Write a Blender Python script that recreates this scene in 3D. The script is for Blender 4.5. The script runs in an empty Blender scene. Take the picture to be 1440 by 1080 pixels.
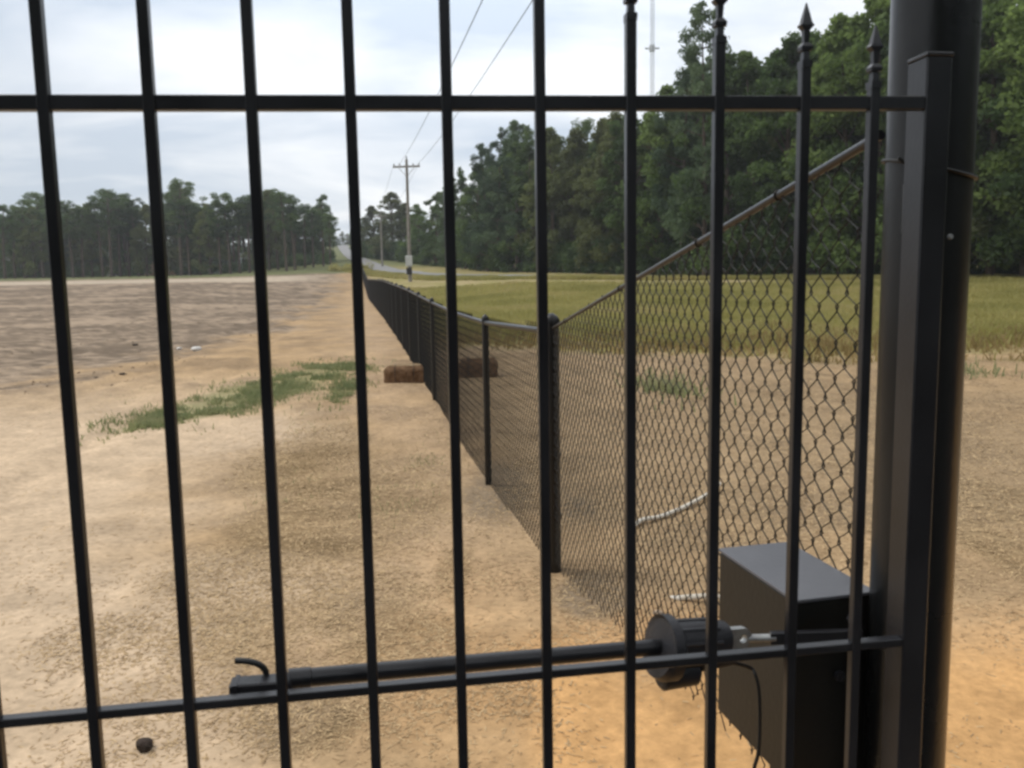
import bpy, bmesh, math, random
import numpy as np
from mathutils import Vector
random.seed(7); rng = np.random.default_rng(7)
sc = bpy.context.scene
COL = sc.collection
R = math.radians
EYE = 1.5; FPX = 1165.0
# ---------------------------------------------------------------- camera frame
_d = np.array([162, 9640, FPX]); _d /= np.linalg.norm(_d)
CZ = -_d; _F = np.array([0, 0, 1.]); CY = _F-(_F@_d)*_d; CY /= np.linalg.norm(CY); CX = np.cross(CY, CZ)
def ray(px, py):
    v = np.array([px-720, py-540, FPX]); return np.array([v@CX, v@CY, v@CZ])
def at(px, py, Y):
    r = ray(px, py)*1.0; p = r*(Y/r[1]); return Vector((p[0], p[1], p[2]+EYE))
# ---------------------------------------------------------------- noise
_T = rng.random((256, 256))
def vnoise(x, y):
    xi = np.floor(x).astype(int); yi = np.floor(y).astype(int); u = x-xi; v = y-yi
    u = u*u*(3-2*u); v = v*v*(3-2*v)
    g = lambda a, b: _T[a % 256, b % 256]
    return (g(xi, yi)*(1-u)+g(xi+1, yi)*u)*(1-v)+(g(xi, yi+1)*(1-u)+g(xi+1, yi+1)*u)*v
def fbm(x, y, o=4):
    s = 0; a = .5; t = 0
    for k in range(o):
        s = s+a*vnoise(x*2**k+17.3*k, y*2**k+5.1*k); t += a; a *= .55
    return s/t
# ---------------------------------------------------------------- terrain
FP = ([0, 4.3, 6.5, 9, 11, 15.8, 27.5, 40, 54, 79, 118, 160, 300, 345, 460, 700], [0, 0, -.05, -.02, .04, .18, .42, .55, .66, 2.05, 3.7, 6.6, 16.3, 18.3, 18.5, 18])
LP = ([0, 10, 20, 40, 60, 80, 130, 170, 300, 700], [0, 0, .15, .75, 1.45, 2.15, 3.6, 4.4, 7, 9])
RP = ([0, 9, 14, 30, 50, 70, 100, 170, 300, 345, 700], [0, 0, .05, .62, 1.38, 2.0, 3.0, 6.6, 16.3, 18.3, 18])
def height(x, y):
    x = np.asarray(x, float); y = np.asarray(y, float)
    yy = np.maximum(y, 0)
    u = x-(1.016-.189*yy)
    f = np.interp(yy, *FP); l = np.interp(yy, *LP); r = np.interp(yy, *RP)
    w = 6+.10*yy
    tr = np.clip((u-.5)/w, 0, 1); tl = np.clip((-u-.5)/(w+.06*yy), 0, 1)
    tr = tr*tr*(3-2*tr); tl = tl*tl*(3-2*tl)
    return f*(1-tr-tl)+r*tr+l*tl
def detail(x, y):
    d = np.hypot(x, y)
    n = (fbm(x*.45+40, y*.45+9, 3)-.5)*.10*np.clip(d/5-.4, 0, 1)
    n = n+(fbm(x*2.3, y*2.3, 4)-.5)*.05*np.clip((40-d)/30, 0, 1)
    n = n+(fbm(x*1.1+60, y*1.8, 3)-.5)*.065*np.clip((-x-5)/3, 0, 1)*np.clip((y-9)/6, 0, 1)
    uu = x-(1.016-.189*np.maximum(y, 0))+(fbm(y*.12+3, x*.05, 2)-.5)*2.2
    for c0 in (-3.1, -4.7, -7.2, -8.9, -12.5, -14.2): n = n-(.035*np.exp(-((uu-c0)/.16)**2)-.018*np.exp(-((np.abs(uu-c0)-.3)/.12)**2))*np.clip((y-4)/4, 0, 1)
    n = n+(fbm(x*14+5, y*14, 2)-.5)*.014*np.clip((12-d)/8, 0, 1)
    return n
def H(x, y): return float(height(x, y)+detail(np.array(x, float), np.array(y, float)))
def gp(px, py):
    r = ray(px, py); lo = 1.0
    for k in range(4000):
        p = r*(lo/r[1])
        if p[2]+EYE <= height(p[0], p[1]): break
        lo *= 1.003
    return p[0], p[1]
# ---------------------------------------------------------------- materials
def lin(c): return tuple(((v/255)/12.92 if v/255 <= .04045 else ((v/255+.055)/1.055)**2.4) for v in c)
def mat(name, base, rough=.8, metal=0, spec=.5, noise=None, bump=0, bscale=30, alt=None, coat=0):
    m = bpy.data.materials.new(name); m.use_nodes = True
    nt = m.node_tree; b = nt.nodes['Principled BSDF']
    b.inputs['Roughness'].default_value = rough; b.inputs['Metallic'].default_value = metal
    b.inputs['Specular IOR Level'].default_value = spec
    b.inputs['Base Color'].default_value = (*base, 1)
    if coat: b.inputs['Coat Weight'].default_value = coat
    tc = nt.nodes.new('ShaderNodeTexCoord')
    if noise:
        n = nt.nodes.new('ShaderNodeTexNoise'); n.inputs['Scale'].default_value = noise; n.inputs['Detail'].default_value = 6
        nt.links.new(tc.outputs['Object'], n.inputs['Vector'])
        r = nt.nodes.new('ShaderNodeValToRGB'); r.color_ramp.elements[0].position = .35; r.color_ramp.elements[1].position = .65
        r.color_ramp.elements[0].color = (*base, 1); r.color_ramp.elements[1].color = (*(alt or [v*1.5 for v in base]), 1)
        nt.links.new(n.outputs['Fac'], r.inputs['Fac']); nt.links.new(r.outputs['Color'], b.inputs['Base Color'])
        mr = nt.nodes.new('ShaderNodeMapRange'); mr.inputs['To Min'].default_value = rough-.07; mr.inputs['To Max'].default_value = min(1, rough+.1)
        nt.links.new(n.outputs['Fac'], mr.inputs['Value']); nt.links.new(mr.outputs['Result'], b.inputs['Roughness'])
    if bump:
        n2 = nt.nodes.new('ShaderNodeTexNoise'); n2.inputs['Scale'].default_value = bscale; n2.inputs['Detail'].default_value = 5
        nt.links.new(tc.outputs['Object'], n2.inputs['Vector'])
        bp = nt.nodes.new('ShaderNodeBump'); bp.inputs['Strength'].default_value = bump; bp.inputs['Distance'].default_value = .02
        nt.links.new(n2.outputs['Fac'], bp.inputs['Height']); nt.links.new(bp.outputs['Normal'], b.inputs['Normal'])
    return m
M = {}
M['paint'] = mat('black_gate_paint', (.007, .007, .009), .30, 0, .52, noise=7, alt=(.017, .017, .020), bump=.03, bscale=140)
M['postpaint'] = mat('black_post_paint', (.005, .0055, .006), .28, 0, .40, noise=4, alt=(.012, .0125, .013), bump=.03, bscale=60)
M['vinyl'] = mat('black_vinyl_coating', (.008, .008, .008), .35, 0, .4)
M['wire'] = mat('black_vinyl_wire', (.010, .010, .009), .42, 0, .35)
M['plastic'] = mat('grey_black_plastic', (.014, .014, .017), .42, 0, .4, noise=20, alt=(.022, .022, .026), bump=.1, bscale=200)
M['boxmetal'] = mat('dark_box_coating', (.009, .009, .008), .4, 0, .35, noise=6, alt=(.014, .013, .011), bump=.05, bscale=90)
M['zinc'] = mat('zinc_plated_steel', (.42, .43, .42), .42, .75, .5, noise=60, alt=(.3, .3, .3))
M['wood'] = mat('weathered_pole_wood', (.24, .22, .19), .9, 0, .2, noise=3, alt=(.32, .30, .27))
M['ceramic'] = mat('grey_insulator', (.3, .31, .32), .4)
M['whitebox'] = mat('pale_grey_box', (.62, .64, .64), .5, noise=8, alt=(.5, .52, .52))
M['conduit'] = mat('off_white_conduit', (.60, .54, .44), .6, noise=14, alt=(.72, .68, .6))
M['cable'] = mat('black_cable', (.012, .012, .012), .5)
M['mast'] = mat('galvanised_mast', (.5, .52, .54), .6)
M['stucco'] = mat('tan_house_siding', (.62, .40, .26), .85, noise=2, alt=(.52, .36, .25))
M['palesiding'] = mat('pale_house_siding', (.55, .54, .52), .85, noise=2, alt=(.46, .45, .43))
M['roof'] = mat('brown_shingle_roof', (.11, .075, .06), .9, noise=4, alt=(.16, .11, .09))
M['window'] = mat('dark_window_glass', (.02, .025, .03), .1)
M['trim'] = mat('white_trim', (.7, .69, .66), .6)
M['bale'] = mat('dark_old_straw', (.12, .068, .036), .95, 0, .1, noise=14, alt=(.23, .14, .08), bump=.9, bscale=22)  # bale sides, darker than the top
M['baletop'] = mat('pale_straw_top', (.36, .27, .17), .95, 0, .1, noise=20, alt=(.27, .19, .11), bump=.9, bscale=25)  # bale top, paler than the sides
M['clod'] = mat('dark_clod', (.035, .028, .022), .9, 0, .2, noise=30, alt=(.08, .06, .05), bump=.8, bscale=60)
M['rock'] = mat('white_litter', (.72, .71, .68), .7, noise=10, alt=(.62, .6, .57))
M['pebble'] = mat('sandstone_pebble', (.30, .22, .15), .9, noise=15, alt=(.42, .33, .24), bump=.4, bscale=50)
M['road'] = mat('worn_asphalt', (.20, .20, .205), .9, noise=.5, alt=(.26, .255, .25))
M['bark'] = mat('pine_bark', (.085, .065, .05), .95, 0, .2, noise=3, alt=(.15, .115, .09))
def leafmat(name, a, b, c, trans=.25, scale=.35):
    m = bpy.data.materials.new(name); m.use_nodes = True; nt = m.node_tree; N = nt.nodes; L = nt.links
    bs = N['Principled BSDF']; bs.inputs['Roughness'].default_value = .6; bs.inputs['Specular IOR Level'].default_value = .25
    tc = N.new('ShaderNodeTexCoord'); n = N.new('ShaderNodeTexNoise'); n.inputs['Scale'].default_value = scale; n.inputs['Detail'].default_value = 5
    oi = N.new('ShaderNodeObjectInfo'); L.new(tc.outputs['Object'], n.inputs['Vector'])
    ad = N.new('ShaderNodeMath'); ad.operation = 'MULTIPLY_ADD'; L.new(oi.outputs['Random'], ad.inputs[0]); ad.inputs[1].default_value = .34; ad.inputs[2].default_value = -.17
    a2 = N.new('ShaderNodeMath'); a2.operation = 'ADD'; L.new(ad.outputs[0], a2.inputs[0]); L.new(n.outputs['Fac'], a2.inputs[1])
    r = N.new('ShaderNodeValToRGB'); e = r.color_ramp.elements; e[0].position = .3; e[1].position = .7; e[0].color = (*a, 1); e[1].color = (*c, 1)
    x = e.new(.5); x.color = (*b, 1); L.new(a2.outputs[0], r.inputs['Fac']); L.new(r.outputs['Color'], bs.inputs['Base Color'])
    tr = N.new('ShaderNodeBsdfTranslucent'); L.new(r.outputs['Color'], tr.inputs['Color'])
    mx = N.new('ShaderNodeMixShader'); mx.inputs[0].default_value = trans
    L.new(bs.outputs[0], mx.inputs[1]); L.new(tr.outputs[0], mx.inputs[2]); L.new(mx.outputs[0], N['Material Output'].inputs['Surface'])
    return m
M['leafA'] = leafmat('broadleaf_foliage', (.07, .115, .04), (.125, .19, .058), (.22, .30, .09), .6)
M['leafB'] = leafmat('brownish_foliage', (.08, .10, .044), (.13, .15, .06), (.19, .225, .08), .55)
M['leafP'] = leafmat('pine_needles', (.048, .082, .034), (.08, .13, .046), (.125, .185, .06), .45)
M['leafC'] = leafmat('cedar_needles', (.06, .10, .052), (.10, .155, .078), (.15, .21, .10), .4)
M['grass'] = leafmat('mown_hay_grass', (.34, .32, .11), (.44, .40, .15), (.52, .43, .22), .45, .22)
M['drygrass'] = leafmat('dry_brown_grass', (.26, .20, .085), (.38, .28, .13), (.48, .37, .18), .4, 1.2)
M['railpaint'] = mat('smooth_rail_coating', (.010, .010, .011), .33, 0, .5)
M['weed'] = leafmat('low_green_weeds', (.17, .20, .09), (.26, .29, .14), (.38, .37, .20), .5, 2.0)
def strawmat():
    m = bpy.data.materials.new('scattered_straw'); m.use_nodes = True; nt = m.node_tree; N = nt.nodes; L = nt.links
    bs = N['Principled BSDF']; bs.inputs['Roughness'].default_value = .8; bs.inputs['Specular IOR Level'].default_value = .2
    g = N.new('ShaderNodeNewGeometry'); r = N.new('ShaderNodeValToRGB'); e = r.color_ramp.elements
    e[0].color = (.33, .22, .115, 1); e[1].color = (.62, .45, .25, 1); x = e.new(.5); x.color = (.45, .315, .175, 1)
    L.new(g.outputs['Random Per Island'], r.inputs['Fac']); L.new(r.outputs['Color'], bs.inputs['Base Color'])
    return m
M['straw'] = strawmat()
def groundmat():
    m = bpy.data.materials.new('sandy_soil'); m.use_nodes = True; nt = m.node_tree; N = nt.nodes; L = nt.links
    bs = N['Principled BSDF']; bs.inputs['Roughness'].default_value = .95; bs.inputs['Specular IOR Level'].default_value = .1
    at_ = N.new('ShaderNodeAttribute'); at_.attribute_name = 'soil'
    tc = N.new('ShaderNodeTexCoord')
    def noise(s, d):
        n = N.new('ShaderNodeTexNoise'); n.inputs['Scale'].default_value = s; n.inputs['Detail'].default_value = d; n.inputs['Roughness'].default_value = .65
        L.new(tc.outputs['Object'], n.inputs['Vector']); return n.outputs['Fac']
    n1 = noise(22, 8); n2 = noise(2.6, 6)
    def ramp(src, lo, hi):
        mr = N.new('ShaderNodeMapRange'); mr.inputs['From Min'].default_value = .3; mr.inputs['From Max'].default_value = .7
        mr.inputs['To Min'].default_value = lo; mr.inputs['To Max'].default_value = hi; L.new(src, mr.inputs['Value']); return mr.outputs['Result']
    mul = N.new('ShaderNodeMath'); mul.operation = 'MULTIPLY'; L.new(ramp(n1, .80, 1.17), mul.inputs[0]); L.new(ramp(n2, .82, 1.16), mul.inputs[1])
    vm = N.new('ShaderNodeVectorMath'); vm.operation = 'SCALE'; L.new(at_.outputs['Color'], vm.inputs[0]); L.new(mul.outputs[0], vm.inputs['Scale'])
    L.new(vm.outputs[0], bs.inputs['Base Color'])
    bp = N.new('ShaderNodeBump'); bp.inputs['Strength'].default_value = .4; bp.inputs['Distance'].default_value = .02
    L.new(n1, bp.inputs['Height']); L.new(bp.outputs['Normal'], bs.inputs['Normal'])
    return m
M['ground'] = groundmat()
# ---------------------------------------------------------------- mesh building
class MB:
    def __init__(s): s.v = []; s.f = []
    def quad_strip(s, rings, closed=True, cap=True):
        n = len(rings[0]); b = len(s.v)
        for r in rings: s.v += [tuple(p) for p in r]
        for i in range(len(rings)-1):
            for j in range(n if closed else n-1):
                k = (j+1) % n
                s.f.append((b+i*n+j, b+i*n+k, b+(i+1)*n+k, b+(i+1)*n+j))
        if cap:
            s.f.append(tuple(b+j for j in range(n))[::-1]); e = b+(len(rings)-1)*n
            s.f.append(tuple(e+j for j in range(n)))
    def tube(s, pts, r, n=12, up=None, cap=True):
        pts = [Vector(p) for p in pts]; rs = r if isinstance(r, (list, tuple)) else [r]*len(pts); rings = []; pu = None
        for i, p in enumerate(pts):
            t = (pts[min(i+1, len(pts)-1)]-pts[max(i-1, 0)]).normalized()
            if pu is None:
                a = Vector((0, 0, 1)) if abs(t.z) < .9 else Vector((0, 1, 0)); pu = t.cross(a).normalized()
            else: pu = (pu-t*pu.dot(t)).normalized()
            w = t.cross(pu)
            rings.append([p+(pu*math.cos(2*math.pi*k/n)+w*math.sin(2*math.pi*k/n))*rs[i] for k in range(n)])
        s.quad_strip(rings, cap=cap)
    def box(s, c, ax, ay, az, bev=0):          # centre and three half-axis vectors; chamfered when bev > 0
        c = Vector(c); A = [Vector(a) for a in (ax, ay, az)]
        if not bev:
            b = len(s.v)
            for k in range(8): s.v.append(tuple(c+A[0]*(1 if k & 1 else -1)+A[1]*(1 if k & 2 else -1)+A[2]*(1 if k & 4 else -1)))
            for q in ((0, 1, 3, 2), (4, 6, 7, 5), (0, 4, 5, 1), (2, 3, 7, 6), (0, 2, 6, 4), (1, 5, 7, 3)): s.f.append(tuple(b+i for i in q))
            return
        L = [a.length for a in A]; U = [a/l for a, l in zip(A, L)]
        def ring(z, inset):
            o = []; x = L[0]-inset; y = L[1]-inset; e = min(bev, x*.5, y*.5)
            for sx, sy, order in ((1, 1, 0), (-1, 1, 1), (-1, -1, 0), (1, -1, 1)):
                a = (sx*x, sy*(y-e)); b2 = (sx*(x-e), sy*y)
                for q in ((a, b2) if not order else (b2, a)): o.append(c+U[0]*q[0]+U[1]*q[1]+U[2]*z)
            return o
        s.quad_strip([ring(-L[2], bev), ring(-L[2]+bev, 0), ring(L[2]-bev, 0), ring(L[2], bev)])
    def abox(s, x0, x1, y0, y1, z0, z1): s.box(((x0+x1)/2, (y0+y1)/2, (z0+z1)/2), ((x1-x0)/2, 0, 0), (0, (y1-y0)/2, 0), (0, 0, (z1-z0)/2))
    def build(s, name, m, parent=None, smooth=False):
        me = bpy.data.meshes.new(name); me.from_pydata(s.v, [], s.f); me.materials.append(m); me.update()
        bm = bmesh.new(); bm.from_mesh(me); bmesh.ops.recalc_face_normals(bm, faces=bm.faces); bm.to_mesh(me); bm.free()
        if smooth:
            me.polygons.foreach_set('use_smooth', [True]*len(me.polygons))
            try: me.set_sharp_from_angle(angle=R(40))
            except Exception: pass
        return link(name, me, parent)
def link(name, me, parent=None):
    o = bpy.data.objects.new(name, me); COL.objects.link(o)
    if parent:
        o.parent = parent; o.location = -parent.location if parent.parent is None else (0, 0, 0)
    return o
def tag(o, label=None, cat=None, group=None, kind=None):
    for k, v in (('label', label), ('category', cat), ('group', group), ('kind', kind)):
        if v: o[k] = v
    return o
def empty(name, loc, label, cat, group=None):
    o = bpy.data.objects.new(name, None); COL.objects.link(o); o.location = loc; o.empty_display_size = .2
    return tag(o, label, cat, group)
def npmesh(name, V, F, m, parent=None):
    V = np.asarray(V, np.float32); F = np.asarray(F, np.int32); k = F.shape[1]
    me = bpy.data.meshes.new(name); me.vertices.add(len(V)); me.vertices.foreach_set('co', V.ravel())
    me.loops.add(F.size); me.loops.foreach_set('vertex_index', F.ravel()); me.polygons.add(len(F))
    me.polygons.foreach_set('loop_start', np.arange(0, F.size, k, dtype=np.int32))
    me.materials.append(m); me.update(calc_edges=True); me.validate()
    return me if parent == 'mesh' else link(name, me, parent)
# ---------------------------------------------------------------- GROUND
th_f = np.radians(np.arange(-48, 48.01, .28)); th_b = np.radians(np.arange(52, 309, 5.0))
TH = np.concatenate([th_f, th_b]); NT = len(TH)
RR = np.concatenate([[0.05, .4, .8], 1.1*np.exp(np.arange(0, 500)*math.log(700/1.1)/499)]); NR = len(RR)
Rg, Tg = np.meshgrid(RR, TH, indexing='ij'); GX = Rg*np.sin(Tg); GY = Rg*np.cos(Tg)
GZ = height(GX, GY)+detail(GX, GY)
def wblob(px, py, rpx, rpy):
    x, y = gp(px, py); x2, _ = gp(px+rpx, py); _, yb = gp(px, py+rpy); _, yt = gp(px, py-rpy)
    return x, y, abs(x2-x), (yt-yb)/2
def mask(x, y, blobs, nz=.5, ns=1.5):
    m = np.zeros_like(x); n = (fbm(x*ns, y*ns, 4)-.5)*nz*2
    for (cx, cy, rx, ry) in blobs:
        d = np.hypot((x-cx)/rx, (y-cy)/ry)+n; m = np.maximum(m, np.clip((1.15-d)/.45, 0, 1))
    return m
def lerp(a, b, t): t = t[..., None]; return a*(1-t)+b*t
C = lambda *c: np.array(c, float)
WEEDS = [wblob(*b) for b in ((225, 592, 40, 11), (290, 577, 55, 14), (345, 552, 45, 17), (400, 545, 50, 14), (445, 528, 40, 12), (482, 552, 18, 12), (462, 520, 40, 8))]
WEEDR = [wblob(*b) for b in ((930, 545, 32, 14), (1330, 520, 40, 7))]
def soil(x, y):
    u = x-(1.016-.189*np.maximum(y, 0)); d = np.hypot(x, y)
    n1 = fbm(x*.6+3, y*.6, 4); n2 = fbm(x*1.7+30, y*1.7, 5); n3 = fbm(x*5, y*5+9, 3)
    c = lerp(C(.43, .295, .165), C(.31, .215, .125), np.clip((n2-.38)*4, 0, 1))            # straw on sand
    c = lerp(c, C(.50, .35, .205), np.clip((n1-.5)*4, 0, 1)*.5)
    sm = mask(x, y, STRAW, .45, 1.1); c = lerp(c, lerp(C(.225, .155, .08), C(.37, .26, .14), np.clip((n2-.4)*4, 0, 1)), sm*.9)
    # orange clay sand in the foreground and at the fence foot
    o = np.clip((3.8-y)/.6+(n2-.5)*2.4, 0, 1)*np.clip((x+.10)/.3+(n1-.5)*2, 0, 1)
    o2 = np.clip(1-np.abs(u+.55)/(.75+.1*np.maximum(y-4, 0)**.5)+(n2-.5)*1.6, 0, 1)*(y < 60)
    c = lerp(c, lerp(C(.46, .33, .215), C(.62, .36, .155), np.clip((5-y)/2, 0, 1)), np.maximum(o, o2*.5))
    # pale sand at left
    w = np.clip((-x-.6-.12*y)/1.2+(n1-.5)*2.5, 0, 1)*np.clip((14-y)/5, 0, 1)
    c = lerp(c, C(.60, .46, .32), w*.8)
    # graded field on the left : grey brown soil with lighter streaks
    q = np.clip((y-20)/12, 0, 1); xb = -6.5*(1-q)+(1.016-.189*y-1.9)*q
    fd = np.clip((xb-x)/1.4+(n1-.5)*3.2+(n2-.5)*1.2, 0, 1)
    xw = x+1.6*np.sin(y*.11)+(n1-.5)*3; st = .4*fbm((xw+y*.35)*.25, (y-xw*.45)*.4, 4)+.35*fbm(xw*.7+y*.25, y*.35, 4)+.25*n3
    fc = lerp(C(.17, .128, .09), C(.36, .275, .195), np.clip((st-.42)*4.5+(n3-.5)*1.2, 0, 1))
    c = lerp(c, fc, fd)
    c = lerp(c, C(.52, .43, .325), np.clip((y-74+.10*x+5*(n1-.5))/5, 0, 1)*np.clip((104-y)/8, 0, 1)*np.clip((-u-3)/5, 0, 1)*.8)
    # far left beyond the strip
    far = np.clip((y-104)/8, 0, 1)*(u < 0); c = lerp(c, C(.15, .16, .07), far)
    # hay field on the right
    g = np.clip((y-(14.2-.45*np.clip(u-5, -6, 8)*.0-.9*np.clip(6-u, 0, 6)*-.55))/1.2+(n2-.5)*2.5, 0, 1)*np.clip((u-.25)/.8, 0, 1)
    gc = lerp(C(.28, .25, .09), C(.36, .29, .15), np.clip((n1-.4)*4, 0, 1))
    c = lerp(c, gc, g)
    # between : dull brown mulch outside the fence
    br = np.clip((u-.1)/.3, 0, 1)*np.clip((y-4.2)/1.5+(n2-.5)*2, 0, 1)*(1-g); c = lerp(c, C(.25, .19, .12), br*.5*np.clip((9-u)/3+(n1-.5)*2, .25, 1))
    # soil colour darker in spots at the corner post and under the near panel
    dark_m = mask(x, y, DARKSPOTS, .35, 3.0); c = lerp(c, C(.21, .165, .115), dark_m*.75)
    wd = mask(x, y, WEEDS, .45, 1.2); c = lerp(c, C(.22, .23, .10), wd*.65)
    wr = mask(x, y, WEEDR, .4, 1.2); c = lerp(c, C(.20, .20, .10), wr*.5)
    rt = np.clip((y-118)/20, 0, 1)*(u >= 0); c = lerp(c, C(.17, .18, .08), rt)
    c = lerp(c, C(.07, .068, .065), np.clip((.9-y)/.3, 0, 1))      # unseen dark ground added behind the viewer to darken the gate's reflections
    return np.clip(c*(0.9+.2*n3[..., None]), 0, .9)
STRAW = [wblob(*b) for b in ((480, 720, 140, 110), (330, 800, 110, 50), (1400, 700, 90, 50), (560, 900, 110, 40), (430, 640, 75, 45), (400, 760, 80, 70), (560, 690, 60, 60), (500, 840, 110, 60), (340, 880, 120, 60), (160, 900, 120, 45), (420, 1010, 90, 50), (640, 800, 30, 40), (1395, 760, 60, 60))]
DARKSPOTS = [wblob(*b) for b in ((835, 835, 55, 32), (812, 712, 28, 16), (700, 690, 50, 40))]
colr = soil(GX, GY)
V = np.stack([GX, GY, GZ], -1).reshape(-1, 3); idx = np.arange(NR*NT).reshape(NR, NT)
a = idx[:-1, :]; b = idx[1:, :]
F = np.stack([a, np.roll(a, -1, 1), np.roll(b, -1, 1), b], -1).reshape(-1, 4)[:, ::-1]
V = np.vstack([V, [[0, 0, H(0, 0)]]])
me = npmesh('ground', V, F, M['ground'], 'mesh')
ca = me.color_attributes.new('soil', 'FLOAT_COLOR', 'POINT')
cc = np.ones((len(V), 4), np.float32); cc[:-1, :3] = colr.reshape(-1, 3); cc[-1, :3] = cc[0, :3]
ca.data.foreach_set('color', cc.ravel()); me.polygons.foreach_set('use_smooth', [True]*len(me.polygons))
tag(link('ground', me), kind='structure')
# road beyond the hay field, climbing to the crest
RP_ = [(1700, 50), (1400, 53), (1200, 55), (1000, 60), (850, 66), (700, 76), (610, 90), (548, 115), (505, 160), (490, 220), (483, 300), (480, 345), (478, 400)]
rc = []
for px, Y in RP_:
    p = at(px, 399, Y); rc.append(Vector((p.x, p.y, 0)))
def catmull(P, n=14):
    P = [P[0]*2-P[1]]+P+[P[-1]*2-P[-2]]; o = []
    for i in range(1, len(P)-2):
        for k in range(n):
            t = k/n; p0, p1, p2, p3 = P[i-1:i+3]
            o.append(.5*((2*p1)+(p2-p0)*t+(2*p0-5*p1+4*p2-p3)*t*t+(3*p1-p0-3*p2+p3)*t**3))
    return o+[P[-2]]
rcl = catmull(rc); m_ = MB(); rings = []
for i, p in enumerate(rcl):
    t = (rcl[min(i+1, len(rcl)-1)]-rcl[max(i-1, 0)]).normalized(); nrm = Vector((-t.y, t.x, 0)); ring = []
    for w in (-1.7, -.85, 0, .85, 1.7):
        q = p+nrm*w; ring.append((q.x, q.y, H(q.x, q.y)+.10))
    rings.append(ring)
m_.quad_strip(rings, closed=False, cap=False); tag(m_.build('road', M['road'], None, True), kind='structure')
def dist_road(x, y):
    d = np.full(np.shape(x), 1e9)
    for p in rcl: d = np.minimum(d, np.hypot(x-p.x, y-p.y))
    return d
# ---------------------------------------------------------------- GRASS, WEEDS, STRAW (stuff)
def blades(x, y, h, w, lean=.5, z=None):
    n = len(x); z = height(x, y)+detail(x, y)-.01 if z is None else z
    a = rng.random(n)*2*np.pi; dx = np.cos(a)*w/2; dy = np.sin(a)*w/2
    b = rng.random(n)*2*np.pi; l = h*lean*rng.random(n)
    V = np.empty((n, 4, 3)); V[:, 0] = np.stack([x-dx, y-dy, z], -1); V[:, 1] = np.stack([x+dx, y+dy, z], -1)
    V[:, 2] = np.stack([x+dx*.4+np.cos(b)*l, y+dy*.4+np.sin(b)*l, z+h], -1); V[:, 3] = np.stack([x-dx*.4+np.cos(b)*l, y-dy*.4+np.sin(b)*l, z+h], -1)
    return V.reshape(-1, 3), np.arange(4*n).reshape(-1, 4)
N = 300000
y = 12.5+(rng.random(N)**1.45)*70; ang = rng.uniform(-.30, .75, N); x = y*np.tan(ang)
u = x-(1.016-.189*y); n1 = fbm(x*1.7+30, y*1.7, 4)
edge = 14.3-.9*np.clip(6-u, 0, 6)*-.55
k = (u > .5)&((y-edge)/1.2+(n1-.5)*3 > .3)&(dist_road(x, y) > 3.3)&(y < 46+np.clip(8-x, 0, 60)*1.1)
x = x[k]; y = y[k]
pr = np.array([(p.x, p.y) for p in rcl if p.y < 120]); ii = rng.integers(0, len(pr)-1, 60000); tt = rng.random(60000)[:, None]; q_ = pr[ii]*(1-tt)+pr[ii+1]*tt
dq = pr[ii+1]-pr[ii]; dq /= np.linalg.norm(dq, axis=1)[:, None]; nq = np.stack([dq[:, 1], -dq[:, 0]], -1); nq *= -np.sign(nq[:, 1])[:, None]
q_ = q_+nq*(2.5+3.5*rng.random(60000))[:, None]; x = np.concatenate([x, q_[:, 0]]); y = np.concatenate([y, q_[:, 1]]); n1 = np.concatenate([n1[k], np.full(60000, .9)]); edge = np.concatenate([edge[k], np.full(60000, 10.)]); k = np.ones(len(x), bool)
hh = (.10+.20*fbm(x*.5, y*.5, 3))*(1+.3*rng.random(len(x)))
dd = (y-edge)/1.2+(n1-.5)*3; hh = hh*np.clip(.3+dd*.28, .3, 1); kk = rng.random(len(x)) < np.clip(.12+dd*.22, .1, 1); x, y, hh, n1, edge, k = x[kk], y[kk], hh[kk], n1[kk], edge[kk], k[kk]
Vg, Fg = blades(x, y, hh, .02+.0011*y, .8)
dry = np.repeat((y-edge[k])/1.2+(n1[k]-.5)*3 < 4.6*fbm(x*.8, y*.8, 3)+rng.normal(0, 1.4, len(x)), 1)
tag(npmesh('dry_grass', Vg.reshape(-1, 4, 3)[dry].reshape(-1, 3), np.arange(4*dry.sum()).reshape(-1, 4), M['drygrass']), 'brown dry grass along the near edge of the hay field', 'grass', kind='stuff')
Vg = Vg.reshape(-1, 4, 3)[~dry].reshape(-1, 3); Fg = np.arange(len(Vg)).reshape(-1, 4)
tag(npmesh('hay_grass', Vg, Fg, M['grass']), 'tall yellow green hay grass covering the field beyond the fence', 'grass', kind='stuff')
def patch(blobs, n, h, w, name, label, extra=1.2):
    X = []; Y = []
    for (cx, cy, rx, ry) in blobs:
        X.append(cx+rx*extra*rng.normal(0, .62, n)); Y.append(cy+ry*extra*rng.normal(0, .62, n))
    x = np.concatenate(X); y = np.concatenate(Y); k = fbm(x*2.5, y*2.5, 3)+rng.normal(0, .07, len(x)) > .5; x = x[k]; y = y[k]
    Vg, Fg = blades(x, y, h*(.5+rng.random(len(x))), w, 1.0)
    tag(npmesh(name, Vg, Fg, M['weed']), label, 'weeds', kind='stuff')
patch(WEEDS, 3200, .055, .018, 'green_weeds', 'low green weeds spreading in a streak over the sandy dirt')
patch([wblob(*b) for b in ((560, 700, 40, 30), (410, 690, 35, 25), (600, 640, 20, 15), (450, 600, 30, 12), (200, 560, 60, 12))], 260, .035, .006, 'straw_weeds', 'sparse small green sprigs coming up through the straw near the fence')
patch(WEEDR, 450, .12, .03, 'roadside_weeds', 'sparse green weeds in the mulch beyond the mesh fence')
N = 520000
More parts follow.
